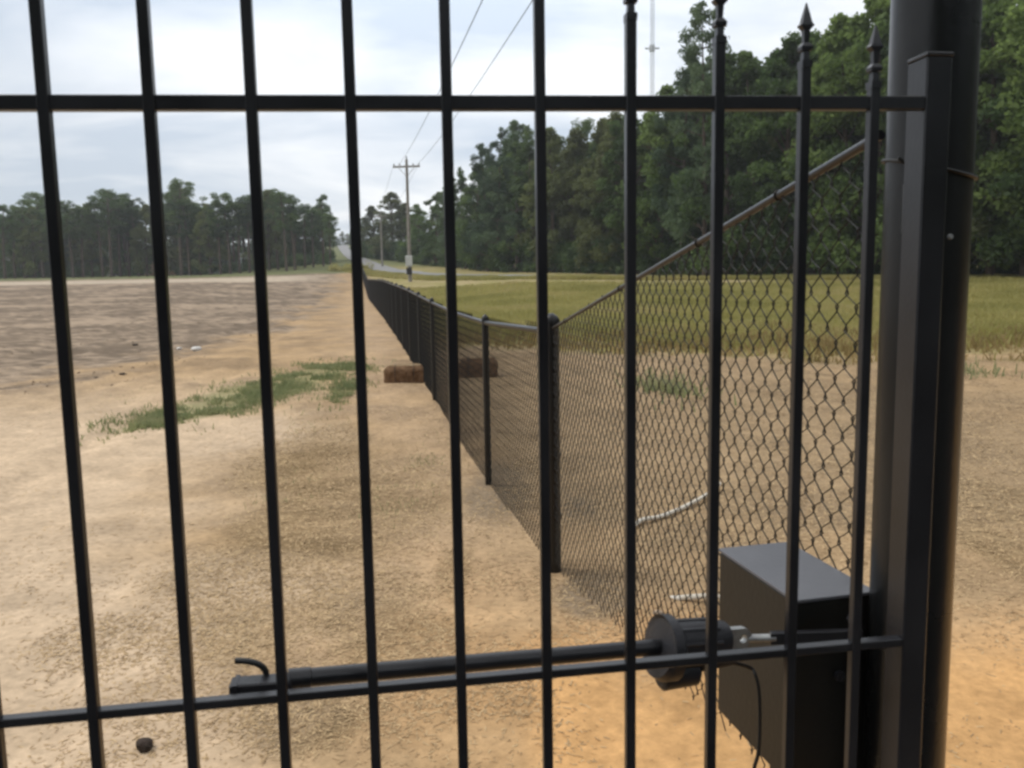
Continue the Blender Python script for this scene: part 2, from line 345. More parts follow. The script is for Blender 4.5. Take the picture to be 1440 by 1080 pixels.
y = 2.0+(rng.random(N)**1.35)*14; x = y*np.tan(rng.uniform(-.72, .72, N)); n2 = fbm(x*1.7+30, y*1.7, 5)
u = x-(1.016-.189*y)
dens = np.clip((n2-.36)*5, .12, 1)*np.clip(1.15-np.clip((3.6-y)/.8, 0, 1)*np.clip((x+.05)/.3, 0, 1), .05, 1)
dens *= 1-.8*np.clip((-x-.6-.12*y)/1.2, 0, 1)
dens = dens*.40+mask(x, y, STRAW, .45, 1.1)*.60+np.clip(u, 0, .3)*np.clip((y-3.6), 0, 1)*1.2
k = rng.random(N) < dens; x = x[k]; y = y[k]; n = len(x)
z = height(x, y)+detail(x, y)+.002; a = rng.random(n)*np.pi*2; L = (.006+.022*rng.random(n)**1.6)*(1+.06*y); w = .0007+.00042*y
dx, dy = np.cos(a)*L/2, np.sin(a)*L/2; wx, wy = -np.sin(a)*w, np.cos(a)*w; t = rng.normal(0, .0015, n)
V = np.stack([np.stack([x-dx-wx, y-dy-wy, z-t], -1), np.stack([x+dx-wx, y+dy-wy, z+t], -1), np.stack([x+dx+wx, y+dy+wy, z+t+.001], -1), np.stack([x-dx+wx, y-dy+wy, z-t+.001], -1)], 1).reshape(-1, 3)
tag(npmesh('straw_mulch', V, np.arange(4*n).reshape(-1, 4), M['straw']), 'dry straw pieces scattered over the sandy soil', 'straw', kind='stuff')
N = 3600
y = 9+(rng.random(N)**1.3)*60; x = -1.5-.19*y-rng.random(N)*(6+.55*y); q = np.clip((y-20)/12, 0, 1); xb = -6.0*(1-q)+(1.016-.189*y-1.6)*q
k = (x < xb)&(fbm(x*.5, y*.8, 3) > .42); x = x[k]; y = y[k]; n = len(x); z = height(x, y)+detail(x, y); sz = (.010+.028*rng.random(n)**3)
oc = np.array([[1, 0, 0], [0, 1, 0], [-1, 0, 0], [0, -1, 0], [0, 0, .8], [0, 0, -.5]]); cen = np.stack([x, y, z], -1)
V = cen[:, None, :]+oc[None]*sz[:, None, None]*(.6+.8*rng.random((n, 6, 1))); ft = np.array([[0, 1, 4], [1, 2, 4], [2, 3, 4], [3, 0, 4], [1, 0, 5], [2, 1, 5], [3, 2, 5], [0, 3, 5]])
F = (np.arange(n)[:, None, None]*6+ft[None]).reshape(-1, 3)
M['fieldclod'] = mat('field_soil_clods', (.19, .14, .095), .95, 0, .1, noise=1.5, alt=(.31, .235, .16))
tag(npmesh('soil_clods', V.reshape(-1, 3), F, M['fieldclod']), 'loose clods of grey brown soil across the graded field', 'soil clods', kind='stuff')
# ---------------------------------------------------------------- GATE
GA = R(7.6); GD = Vector((math.cos(GA), math.sin(GA), 0)); GN = Vector((-math.sin(GA), math.cos(GA), 0)); UP = Vector((0, 0, 1))
G0 = Vector((0, 1.09, 0))
def gpt(s, z, n=0): return G0+GD*s+GN*n+UP*z
gate = empty('gate', gpt(0.57, 0), 'black metal picket gate with spear tops and two rails, closest thing to the viewer', 'gate')
ctop = lambda s: 1.779+(.3990-s)*.245-((.399-s)**2)*.075
sl = [-.554+.1192*k for k in range(-7, 9)]+[.4986]
TILT = .0112
for s in sl:
    p = MB(); tp = ctop(s)
    p.box(gpt(s, (tp+.07)/2), GD*.0067, GN*.0067, UP*((tp-.07)/2), .001)
    po = p.build('picket', M['paint'], gate)
    f_ = MB(); B = tp
    def diamond(z, rx, ry): return [gpt(s+rx*.72*c, z, ry*.8*d_) for c, d_ in ((1, 1), (-1, 1), (-1, -1), (1, -1))]
    f_.quad_strip([diamond(B-.001, .0098, .0098), diamond(B+.008, .0098, .0098)])
    f_.quad_strip([diamond(B+.007, .0065, .0065), diamond(B+.022, .0055, .0055)])
    f_.quad_strip([diamond(B+.021, .0105, .008), diamond(B+.026, .0115, .0085), diamond(B+.031, .006, .006)])
    f_.quad_strip([diamond(B+.030, .0045, .0045), diamond(B+.047, .006, .0055), diamond(B+.053, .0135, .007), diamond(B+.057, .009, .0065), diamond(B+.068, .0055, .0045), diamond(B+.082, .0008, .0008)])
    fo = f_.build('finial', M['paint'], po); fo.location = (0, 0, 0)
for nm, z0, hh_ in (('top_rail', 1.7288, .0088), ('middle_rail', .9605, .0060), ('bottom_rail', .16, .0088)):
    r_ = MB(); a0 = -1.42; a1 = .5722
    A_ = gpt(a0, z0+TILT*a0, .0035); B_ = gpt(a1, z0+TILT*a1, .0035); ax = (B_-A_)/2
    r_.box((A_+B_)/2, ax, GN*.0078, UP*hh_, .001); r_.build(nm, M['paint'], gate)
st = MB(); st.box(gpt(.592, .935, .019), GD*.019, GN*.0225, UP*.862, .002); sto = st.build('hinge_stile', M['paint'], gate)
cp = MB(); cp.box(gpt(.592, 1.7995, .019), GD*.0198, GN*.0233, UP*.0025, .001); co = cp.build('end_cap', M['paint'], sto); co.location = (0, 0, 0)
sl_ = MB(); sl_.box(gpt(-1.445, .98, .011), GD*.0254, GN*.0254, UP*.9, .002); sl_.build('latch_stile', M['paint'], gate)
PC = Vector((.652, 1.315, 0)); PR = .0625
for z in (1.60, .34):
    h_ = MB(); c = gpt(.5985, z, .05)
    h_.box((c+PC+UP*z)/2-UP*0, (PC+UP*z-c)*.5, GD*.012, UP*.02, .002); h_.tube([gpt(.60, z-.035, .064), gpt(.60, z+.035, .064)], .011, 16)
    h_.build('hinge', M['paint'], gate, True)
sc_ = MB(); q = gpt(.618, 1.555, -.003); sc_.tube([q, q-GN*.004], [.004, .003], 10); sc_.build('bolt', M['zinc'], gate, True)
# ---------------------------------------------------------------- GATE POST
gpost = empty('gate_post', (PC.x, PC.y, 0), 'thick round black steel post at right holding the gate hinges', 'post')
p = MB(); p.tube([PC-UP*.15, PC+UP*1.0, PC+UP*2.42], PR, 64); p.build('pole', M['postpaint'], gpost, True)
p = MB(); p.tube([PC+UP*2.42, PC+UP*2.44, PC+UP*2.47, PC+UP*2.49], [PR+.004, PR+.004, PR*.75, PR*.25], 48); p.build('post_cap', M['postpaint'], gpost, True)
p = MB(); zt = 1.665
ringp = [PC+Vector((math.cos(t)*(PR+.0035), math.sin(t)*(PR+.0035), zt+.018*math.cos(t-2.6))) for t in np.linspace(0, 2*math.pi, 40)]
p.tube(ringp, .0028, 8, cap=False); q = ringp[24]; p.tube([q, q+Vector((-.012, -.010, -.003)), q+Vector((-.022, -.008, .006))], .0025, 8)
p.build('wire_tie', M['wire'], gpost, True)
p = MB(); p.box(PC+Vector((-.02, -PR-.004, .62)), (.012, 0, 0), (0, .006, 0), (0, 0, .012), .002); p.build('weld_tab', M['postpaint'], gpost)
# ---------------------------------------------------------------- CHAIN LINK FENCE
PA = Vector((at(775.5, 462, 4.2).x, 4.2, 0)); FD = Vector((-.189, 1, 0)).normalized()
fence = empty('chain_link_fence', (PA.x, PA.y, H(PA.x, PA.y)), 'long low black chain link fence running away from the gate post to the far trees', 'fence')
TOPH = 1.275
posts = []; d_ = 0
while d_ < 108:
    q = PA+FD*d_; posts.append((d_, q.x, q.y, float(height(q.x, q.y)))); d_ += 2.16
def base_at(d): q = PA+FD*d; return q.x, q.y, float(height(q.x, q.y))
for i, (d, x, y_, z) in enumerate(posts):
    p = MB(); r = .038 if i == 0 else .026; top = z+TOPH+(.03 if i == 0 else 0)
    p.tube([(x, y_, z-.1), (x, y_, top)], r, 20 if i < 4 else 10); o = p.build('post', M['vinyl'], fence, True)
    if i < 14:
        c = MB(); c.tube([(x, y_, top-.01), (x, y_, top+.015), (x, y_, top+.03), (x, y_, top+.045)], [r+.003, r+.003, r*.8, r*.25], 16)
        co = c.build('post_cap', M['vinyl'], o, True); co.location = (0, 0, 0)
p = MB(); pts = [(x, y_, z+TOPH-.02) for d, x, y_, z in posts]; p.tube(pts, .018, 10); p.build('top_rail', M['vinyl'], fence, True)
# chain link fabric: every strand is a real zigzag wire
def fabric(P, zb, zt, L, c, r, tname, lift=.0):
    """P(d)->(x,y), zb(d), zt(d): bottom/top heights; c = diamond width"""
    V = []; F = []; n = int(L/(c/2)); hc = c/2; vc = c*1.02; sgn = None
    x0, y0 = P(0); x1, y1 = P(min(L, 1.0)); tn = Vector((x1-x0, y1-y0, 0)).normalized(); nn = Vector((-tn.y, tn.x, 0))
    for i in range(n):
        d0 = i*hc; pts = []
        b = zb(d0+hc/2); t = zt(d0+hc/2); k0 = math.floor(b/(vc/2)); k1 = math.ceil(t/(vc/2))
        for k in range(k0, k1+1):
            z = k*vc/2
            if z < b-.005 or z > t+lift+vc*.25: continue
            side = (k+i) % 2
            # strands touch at the nodes, where each runs upright for a little way
            dd = d0+(hc+.0018 if side else -.0018); x, y = P(dd); off = nn*(.0016 if (i % 2) else -.0016)
            pts.append((x+off.x, y+off.y, z-vc*.085)); pts.append((x-off.x, y-off.y, z+vc*.085))
        if len(pts) < 3: continue
        pts = np.array(pts); m = len(pts); s0 = len(V)
        rr = r; o3 = [(tn.x*rr*math.cos(q), tn.y*rr*math.cos(q)) for q in (0, 2.094, 4.189)]; o3n = [(nn.x*rr*math.sin(q), nn.y*rr*math.sin(q)) for q in (0, 2.094, 4.189)]
        for pt in pts:
            for j in range(3): V.append((pt[0]+o3[j][0]+o3n[j][0], pt[1]+o3[j][1]+o3n[j][1], pt[2]))
        for q in range(m-1):
            for j in range(3):
                j2 = (j+1) % 3; F.append((s0+q*3+j, s0+q*3+j2, s0+q*3+3+j2, s0+q*3+3+j))
    o = npmesh(tname, V, F, M['wire'], fence); return o
def PF(d): q = PA+FD*d; return q.x-.03*0, q.y
CW = .063
fabric(PF, lambda d: base_at(d)[2]+.0, lambda d: base_at(d)[2]+TOPH-.01, 46, CW, .0022, 'mesh', .03)
fabric(lambda d: PF(d+46), lambda d: base_at(d+46)[2], lambda d: base_at(d+46)[2]+TOPH-.01, 60, CW*2, .006, 'mesh', .03)
# near panel from the corner post up to the gate post
PE = Vector((PC.x-.052, PC.y+.055, 0)); LN = (PE-PA).length
ztA = PA.z+float(height(PA.x, PA.y))+TOPH-.005; ztE = at(1235, 190, PE.y).z
# straight rail in space between the two posts
def PN(d): q = PA+(PE-PA)*(d/LN); return q.x, q.y
ztn = lambda d: ztA+(ztE-ztA)*d/LN
o = fabric(PN, lambda d: max(float(height(*PN(d)))+.01, ztn(d)-1.245), lambda d: ztn(d)-.004, LN, CW, .0020, 'mesh')
p = MB(); A_ = Vector((*PN(0), ztA)); B_ = Vector((*PN(LN), ztE)); p.tube([A_, B_], .0080, 16)
o = p.build('slanting_rail', M['railpaint'], fence, True)
for d in (.35, 1.3, 2.05, 2.5):
    x, y_ = PN(d); t = (B_-A_).normalized(); c = Vector((x, y_, ztn(d))); w = t.cross(UP).normalized(); v = w.cross(t)
    rp = [c+(w*math.cos(a)+v*math.sin(a))*.0094+t*.003*math.sin(a) for a in np.linspace(0, 2*math.pi, 14)]
    p = MB(); p.tube(rp, .0018, 6, cap=False); to = p.build('tie_wire', M['wire'], o, True); to.location = (0, 0, 0)
p = MB(); p.tube([(PA.x+.02, PA.y-.045, .25), (PA.x+.02, PA.y-.045, 1.2)], .006, 8); p.build('tension_bar', M['vinyl'], fence, True)
for z in (.3, .62, .94, 1.2):
    p = MB(); p.tube([(PA.x, PA.y, z-.012), (PA.x, PA.y, z+.012)], .0415, 20); p.build('tension_band', M['vinyl'], fence, True)
# ---------------------------------------------------------------- CONTROL BOX
f1 = at(1119, 848, 1.31); f4 = at(1233, 840, 1.345); b2 = at(1010, 768, 1.585); zt = (f1.z+b2.z)/2
W = Vector((f4.x-f1.x, f4.y-f1.y, 0)); D = Vector((b2.x-f1.x, b2.y-f1.y, 0)); zb_ = at(1117, 1112, 1.31).z
cb = Vector((f1.x, f1.y, 0))+(W+D)/2
box = empty('control_box', (cb.x, cb.y, zb_), 'dark rectangular metal control box mounted at the foot of the round gate post', 'control box')
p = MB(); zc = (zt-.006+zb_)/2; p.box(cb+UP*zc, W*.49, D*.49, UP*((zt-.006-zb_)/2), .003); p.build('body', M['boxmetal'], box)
M['boxlid'] = mat('satin_lit_box_lid', (.10, .103, .115), .5, 0, .5, noise=7, alt=(.125, .127, .14), bump=.05, bscale=90)  # paler than the body: light falling on the box top put into its colour
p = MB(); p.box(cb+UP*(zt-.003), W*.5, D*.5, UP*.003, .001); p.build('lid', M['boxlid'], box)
p = MB(); wn = W.normalized(); dn = D.normalized(); c = cb-D*.5+W*.05+UP*(zt-.14)
p.tube([c, c-dn*.008], .009, 16); p.box(c-dn*.009, wn*.0015, UP*.005, dn*.001); p.build('lock', M['plastic'], box, True)
p = MB(); p.box(cb+UP*(zb_*.5-.02), wn*.022, dn*.022, UP*(zb_*.5+.018)); p.build('stand', M['boxmetal'], box)
# ---------------------------------------------------------------- GATE OPERATOR
a0 = at(405, 955, 1.085); a1 = at(935, 909, 1.262); ax = (a1-a0).normalized()
op = empty('gate_operator', (a1.x, a1.y, 0), 'black linear gate opener arm with round motor housing fixed behind the middle rail', 'gate opener')
p = MB(); p.tube([a0, a0+ax*.03, a0+ax*.031, a1], [.0142, .0142, .0128, .0128], 24); p.build('arm_tube', M['paint'], op, True)
side = ax.cross(UP).normalized(); upv = side.cross(ax).normalized()
if upv.z < 0: upv = -upv
def axp(px, dy=0):       # point on the operator axis seen at that column, moved sideways by dy metres
    lo, hi = -1, 1
    t = (px-405)/530*(a1-a0).length*1.0
    return a0+ax*t+upv*dy
L1 = (a1-a0).length; P_ = lambda m_, u=0, v=0: a1+ax*m_+upv*u+side*v
p = MB(); p.tube([P_(-.012, -.001), P_(-.008, -.002), P_(.010, -.002), P_(.014, -.002)], [.046, .052, .052, .047], 48); p.build('motor_flange', M['plastic'], op, True)
p = MB(); p.tube([P_(.012, .004), P_(.05, .004), P_(.088, .003), P_(.105, .002), P_(.112, 0)], [.036, .036, .035, .031, .02], 48)
for k in range(10):
    a = k*2*math.pi/10; c = upv*math.cos(a)*.035+side*math.sin(a)*.035; p.tube([P_(.014, .004)+c, P_(.085, .003)+c], .0035, 6)
p.build('motor_housing', M['plastic'], op, True)
p = MB(); p.tube([P_(-.006, -.048), P_(-.002, -.048), P_(.055, -.044), P_(.062, -.044)], [.018, .024, .024, .016], 32); p.tube([P_(.06, -.036), P_(.12, -.03)], .012, 16)
p.build('gear_case', M['plastic'], op, True)
# clevis with a pin hole
p = MB(); cc_ = P_(.137, .004); n = 20; outer = []; inner = []
for k in range(n):
    a = 2*math.pi*k/n; e = ax*math.cos(a)+upv*math.sin(a)
    sx = min(.028/max(abs(math.cos(a)), .01), .0175/max(abs(math.sin(a)), .01)) if math.cos(a) < 0 else .0175+.003*abs(math.cos(a))
    outer.append(cc_+e*sx); inner.append(cc_+ax*.004+e*.0072)
b0 = len(p.v)
for off in (-.006, .006):
    for q in outer: p.v.append(tuple(q+side*off))
    for q in inner: p.v.append(tuple(q+side*off))
for k in range(n):
    j = (k+1) % n; o0, i0, o1, i1 = k, n+k, 2*n+k, 3*n+k; o0b, i0b, o1b, i1b = j, n+j, 2*n+j, 3*n+j
    p.f += [(o0, o0b, i0b, i0), (o1, i1, i1b, o1b), (o0, o1, o1b, o0b), (i0, i0b, i1b, i1)]
p.build('clevis', M['zinc'], op)
p = MB(); rb = at(1212, 893, 1.292); s0 = P_(.152, .001)
p.tube([s0, s0+(rb-s0)*.25], .007, 14); p.build('pivot_rod', M['zinc'], op, True)
p = MB(); p.box((s0*.8+rb*.2+rb)/2, (rb-(s0*.8+rb*.2))/2, UP.cross((rb-s0).normalized())*.006, UP*.010, .001); p.build('rear_bracket', M['paint'], op)
for px, py in ((1207, 880), (1251, 912)):
    q = at(px, py, 1.262); p = MB(); p.tube([q+Vector((0, .03, 0)), q], .0075, 6); p.tube([q, q-Vector((0, .006, 0))], .0045, 10); p.build('bolt', M['paint'], op)
# front mount and release lever on the gate rail
m0 = at(322, 974, 1.062); m1 = at(412, 967, 1.075); mx = (m1-m0); mn = mx.normalized(); ms = Vector((-mn.y, mn.x, 0)).normalized()
p = MB(); p.box((m0+m1)/2+ms*.012, mx/2, ms*.015, UP*.0105, .002); p.box((m0+m1)/2+ms*.012-mn*.034-UP*.001, mn*.003, ms*.017, UP*.012)
p.build('front_bracket', M['plastic'], op)
lv = [at(331, 929, 1.085), at(348, 930, 1.085), at(363, 934, 1.087), at(372, 941, 1.09), at(374, 950, 1.09), at(368, 956, 1.085), at(352, 959, 1.08), at(340, 962, 1.075)]
p = MB(); p.tube(catmull(lv, 5), .0044, 12); p.build('release_lever', M['cable'], op, True)
cbp = [P_(.10, -.03), at(1052, 938, 1.33), at(1062, 950, 1.325), at(1067, 975, 1.32), at(1068, 1020, 1.32), at(1066, 1060, 1.32), at(1060, 1085, 1.325), at(1058, 1140, 1.36), at(1075, 1300, 1.4)]
p = MB(); p.tube(catmull(cbp, 8), .0033, 10); p.build('cable', M['cable'], op, True)
# ---------------------------------------------------------------- flexible conduit on the ground behind the near panel
def gpv(px, py, up=.02):
    x, y_ = gp(px, py); return Vector((x, y_, H(x, y_)+up))
pts = [gpv(1012, 690, .05), gpv(998, 700, .035), gpv(965, 715), gpv(930, 729), gpv(900, 737), gpv(882, 752, -.005), gpv(880, 775, -.05), gpv(893, 800, -.06), gpv(915, 822, -.06), gpv(945, 838, -.01), gpv(972, 846), gpv(1003, 846, .03), gpv(1035, 850, .03)]
cl = catmull(pts, 24); rad = [.0125+.0025*(i % 2) for i in range(len(cl))]
p = MB(); p.tube(cl, rad, 12); o = p.build('conduit', M['conduit'], None, False); tag(o, 'pale ribbed flexible conduit curving over the ground behind the chain link', 'conduit')
# ---------------------------------------------------------------- bales
def bale(x, y_, rz, w, dpt, h, label):
    z = H(x, y_)-.01; e = empty('straw_bale', (x, y_, z), label, 'straw bale', 'dark straw bales along the fence')
    nx, ny, nz = 22, 14, 8; V = []; F = []
    # rounded block with a rough surface
    mb = MB(); rings = []
    for k in range(nz+1):
        t = k/nz; zz = h*t; ins = .07*(max(0, t-.62)/.38)**2; ring = []
        for a in np.linspace(0, 2*math.pi, 56, endpoint=False):
            ca_, sa = math.cos(a), math.sin(a); pw = .42
            X = (w/2-ins)*math.copysign(abs(ca_)**pw, ca_); Y = (dpt/2-ins)*math.copysign(abs(sa)**pw, sa)
            n_ = (random.random()-.5)*.022; ring.append((x+(X*(1+n_*1.5))*math.cos(rz)-(Y*(1+n_))*math.sin(rz), y_+(X*(1+n_))*math.sin(rz)+(Y*(1+n_))*math.cos(rz), z+zz+(random.random()-.5)*.012))
        rings.append(ring)
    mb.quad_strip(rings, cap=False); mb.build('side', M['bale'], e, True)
    tp = MB(); last = rings[-1]; c = Vector((x, y_, z+h)); rr = [last]
    for q in (.7, .4, .12): rr.append([tuple(c+(Vector(v)-c)*q+UP*(.012+(random.random()-.5)*.012)) for v in last])
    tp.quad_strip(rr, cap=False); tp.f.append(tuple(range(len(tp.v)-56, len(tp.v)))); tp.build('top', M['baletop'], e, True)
    for s in (-.22, .22):
        t_ = MB(); pp = []
        for (yy, zz) in ((-dpt/2-.008, .02), (-dpt/2-.008, h*.7), (-dpt/2+.05, h+.012), (dpt/2-.05, h+.012), (dpt/2+.008, h*.7), (dpt/2+.008, .02)):
            X = w*s; pp.append((x+X*math.cos(rz)-yy*math.sin(rz), y_+X*math.sin(rz)+yy*math.cos(rz), z+zz))
        t_.tube(pp, .004, 6); t_.build('twine', M['cable'], e, True)
x, y_ = gp(568, 538); bale(x, y_+.15, R(4), .62, .34, .25, 'small dark straw bale lying on the near side of the fence')
x, y_ = gp(672, 531); bale(x, y_+.15, R(-3), .60, .40, .30, 'dark straw bale seen through the mesh on the far side of the fence')
# ---------------------------------------------------------------- clod, litter, stones
def rock(name, px, py, s, m, label, cat, flat=.7, group=None, up=.0):
    x, y_ = gp(px, py); z = H(x, y_)+up; V = []; mb = MB(); n = 12; rings = []
    sd = random.random()*9
    for k in range(1, 8):
        ph = math.pi*k/8; ring = []
        for j in range(n):
            a = 2*math.pi*j/n; rr = s*(1+.35*(float(fbm(np.array(sd+math.cos(a)*1.1+ph), np.array(sd+math.sin(a)*1.1), 3))-.5)*2)
            ring.append((x+rr*math.sin(ph)*math.cos(a), y_+rr*math.sin(ph)*math.sin(a), z+s*flat*.6+rr*flat*math.cos(ph)))
        rings.append(ring)
    mb.quad_strip(rings); o = mb.build(name, m, None, True); tag(o, label, cat, group); return o
rock('dirt_clod', 203, 1058, .028, M['clod'], 'dark lumpy clod on the straw below the middle rail', 'clod', .8)
rock('litter', 277, 493, .11, M['rock'], 'small white scrap lying on the graded dirt field', 'litter', .55)
rock('pale_stone', 252, 492, .06, M['rock'], 'tiny pale stone just left of the white scrap', 'stone', .6)
for k, (px, py, s, l) in enumerate(((172, 528, .05, 'dark clod at the left edge of the weed streak'), (135, 532, .035, 'small dark clod left of another at the foot of the grey field'), (190, 487, .07, 'dark clump on the grey graded field near the second picket'), (925, 862, .025, 'small stone beside the motor housing'))):
    rock('clod' if k < 3 else 'stone', px, py, s, M['clod'] if k < 3 else M['pebble'], l, 'clod' if k < 3 else 'stone', .4)
# ---------------------------------------------------------------- utility poles and wires
def upole(px, Y, hgt, label, detail_=True, arm=2.4, r=.15, rz=0):
    p0 = at(px, 399, Y); z = H(p0.x, Y); e = empty('utility_pole', (p0.x, Y, z), label, 'utility pole'); b = Vector((p0.x, Y, z)); Q = Vector((math.cos(rz), math.sin(rz), 0))
    p = MB(); p.tube([b-UP*.3, b+UP*hgt], [r*1.15, r*.75], 14); p.build('pole', M['wood'], e, True)
    c = b+UP*(hgt-.65)-Vector((0, r+.05, 0)); p = MB(); p.box(c, Q*arm/2, Vector((-Q.y, Q.x, 0))*.06, UP*.075, .01); ao = p.build('crossarm', M['wood'], e)
    tips = []
    for s in (-.92, -.5, .5, .92):
        q = c+Q*arm/2*s+UP*.07; p = MB(); p.tube([q, q+UP*.06, q+UP*.08, q+UP*.14, q+UP*.2], [.03, .03, .075, .075, .035], 10); io = p.build('insulator', M['ceramic'], ao, True); io.location = (0, 0, 0); tips.append(q+UP*.2)
    for s in (-1, 1):
        p = MB(); p.tube([c+Q*s*arm*.3-UP*.07, b+UP*(hgt-1.5)], .025, 6); p.build('brace', M['zinc'], e, True)
    q = b+UP*hgt; p = MB(); p.tube([q, q+UP*.22, q+UP*.3], [.05, .06, .03], 10); p.build('insulator', M['ceramic'], e, True); tips.append(q+UP*.3)
    return e, b, tips
e1, b1, tips1 = upole(577, 74, at(569, 224, 74).z-H(at(577, 399, 74).x, 74), 'tall wooden utility pole with crossarm, above the far end of the fence', rz=R(-6))
p = MB(); c = at(575.5, 367, 74)-Vector((0, .24, 0)); p.box(c, (.30, 0, 0), (0, .1, 0), (0, 0, .46), .03); mo = p.build('meter_box', M['whitebox'], e1)
p = MB(); p.box(c+Vector((0, 0, -.9)), (.24, 0, 0), (0, .09, 0), (0, 0, .3), .02); p.build('junction_box', M['plastic'], e1)
e2, b2_, tips2 = upole(538.5, 128, 8.2, 'smaller far utility pole standing in front of the woods left of the tall one', rz=R(-10), arm=2.0)
def wire(A, B, sag, r, label):
    pts = []
    for k in range(41):
        t = k/40; q = Vector(A)*(1-t)+Vector(B)*t; q.z -= sag*4*t*(1-t); pts.append(q)
    p = MB(); p.tube(pts, r, 6); o = p.build('power_line', M['cable'], None, True); tag(o, label, 'power line', 'power lines overhead')
def farto(px0, py0, px1, py1, A, YB):
    # a wire end overhead: the line of sight plane through two columns, met at forward distance YB
    return at(px1+(px1-px0)*1.0, py1+(py1-py0)*1.0, YB)
B1 = at(720, -90, 15.0); B2 = at(845, -150, 15.0)
wire(tips1[1], B1, .35, .012, 'left overhead power line coming forward from the tall pole')
wire(tips1[3], B2, .35, .012, 'right overhead power line coming forward from the tall pole')
for A_, B_ in ((tips1[0], tips2[0]), (tips1[3], tips2[3])): wire(A_, B_, .6, .012, 'power line between the tall pole and the smaller far pole')
# ---------------------------------------------------------------- radio mast
xm = at(917, 200, 240); b = Vector((xm.x, 240, H(xm.x, 240))); topz = at(917, -120, 240).z
e = empty('radio_mast', b, 'thin pale lattice mast rising above the woods against the sky', 'mast')
for k in range(3):
    a = k*2.094+.4; o_ = Vector((math.cos(a), math.sin(a), 0))*.55; p = MB(); p.tube([b+o_, Vector((b.x, b.y, topz))+o_], .075, 6); p.build('leg', M['mast'], e, True)
p = MB(); z = b.z; k = 0
while z < topz-1:
    for j in range(3):
        a = j*2.094+.4; a2 = (j+1)*2.094+.4; p.tube([(b.x+math.cos(a)*.55, b.y+math.sin(a)*.55, z), (b.x+math.cos(a2)*.55, b.y+math.sin(a2)*.55, z+1.1)], .04, 4)
    z += 1.1
p.build('lattice', M['mast'], e)
pm = at(917, 68, 240); p = MB(); p.tube([pm-Vector((2.0, 0, 0)), pm+Vector((2.0, 0, 0))], .25, 8); p.tube([pm-UP*.8, pm+UP*.8], .8, 10); p.build('antenna_bracket', M['mast'], e, True)
# ---------------------------------------------------------------- houses behind the pines
def house(px0, px1, Y, h, rh, wallm, label, wins):
    a = at(px0, 395, Y); c = at(px1, 395, Y); x0, x1 = a.x, c.x; dp = 7; zb = H((x0+x1)/2, Y)-.2
    e = empty('house', ((x0+x1)/2, Y+dp/2, zb), label, 'house')
    p = MB(); p.abox(x0, x1, Y, Y+dp, zb, zb+h); wo = p.build('wall', wallm, e)
    p = MB(); ym = Y+dp/2; ov = .4
    V = [(x0-ov, Y-ov, zb+h), (x1+ov, Y-ov, zb+h), (x1+ov, Y+dp+ov, zb+h), (x0-ov, Y+dp+ov, zb+h), (x0-ov, ym, zb+h+rh), (x1+ov, ym, zb+h+rh)]
    t = .12; V += [(q[0], q[1], q[2]+t) for q in V]
    p.v = V; p.f = [(0, 1, 5, 4), (3, 4, 5, 2), (6, 10, 11, 7), (9, 8, 11, 10), (0, 6, 7, 1), (3, 2, 8, 9), (0, 4, 10, 6), (4, 3, 9, 10), (1, 7, 11, 5), (5, 11, 8, 2)]; p.build('roof', M['roof'], e)
    for xx, sx in ((x0, .08), (x1, -.08)):
        g = MB(); g.quad_strip([[(q, Y+.01, zb+h), (q, Y+dp-.01, zb+h), (q, ym, zb+h+rh*.9)] for q in (xx, xx+sx)]); g.build('gable', wallm, e)
    for (fx, ww, z0, z1, dr) in wins:
        cx = x0+(x1-x0)*fx; p = MB(); p.abox(cx-ww/2, cx+ww/2, Y-.03, Y+.02, zb+z0, zb+z1); w_ = p.build('door' if dr else 'window', M['window'] if not dr else M['roof'], e)
        p = MB(); fr = .09
        p.abox(cx-ww/2-fr, cx-ww/2, Y-.05, Y+.01, zb+z0, zb+z1); p.abox(cx+ww/2, cx+ww/2+fr, Y-.05, Y+.01, zb+z0, zb+z1); p.abox(cx-ww/2-fr, cx+ww/2+fr, Y-.055, Y+.01, zb+z1, zb+z1+fr); p.abox(cx-ww/2-fr, cx+ww/2+fr, Y-.055, Y+.01, zb+z0-fr, zb+z0)
        fo = p.build('frame', M['trim'], w_); fo.location = (0, 0, 0)
house(193, 252, 165, 3.3, 1.0, M['stucco'], 'low tan house glimpsed between the pines at left', ((.85, .9, 1.2, 2.3, False), (.12, .9, .2, 2.2, True)))
house(150, 186, 172, 2.6, 1.2, M['palesiding'], 'pale shed with dark openings left of the tan house', ((.3, .9, 1.0, 2.0, False), (.75, 1.0, .2, 2.2, True)))
house(405, 436, 172, 2.8, 1.2, M['palesiding'], 'pale building glimpsed between pine trunks at the right end of the clump', ((.4, .9, 1.1, 2.1, False),))
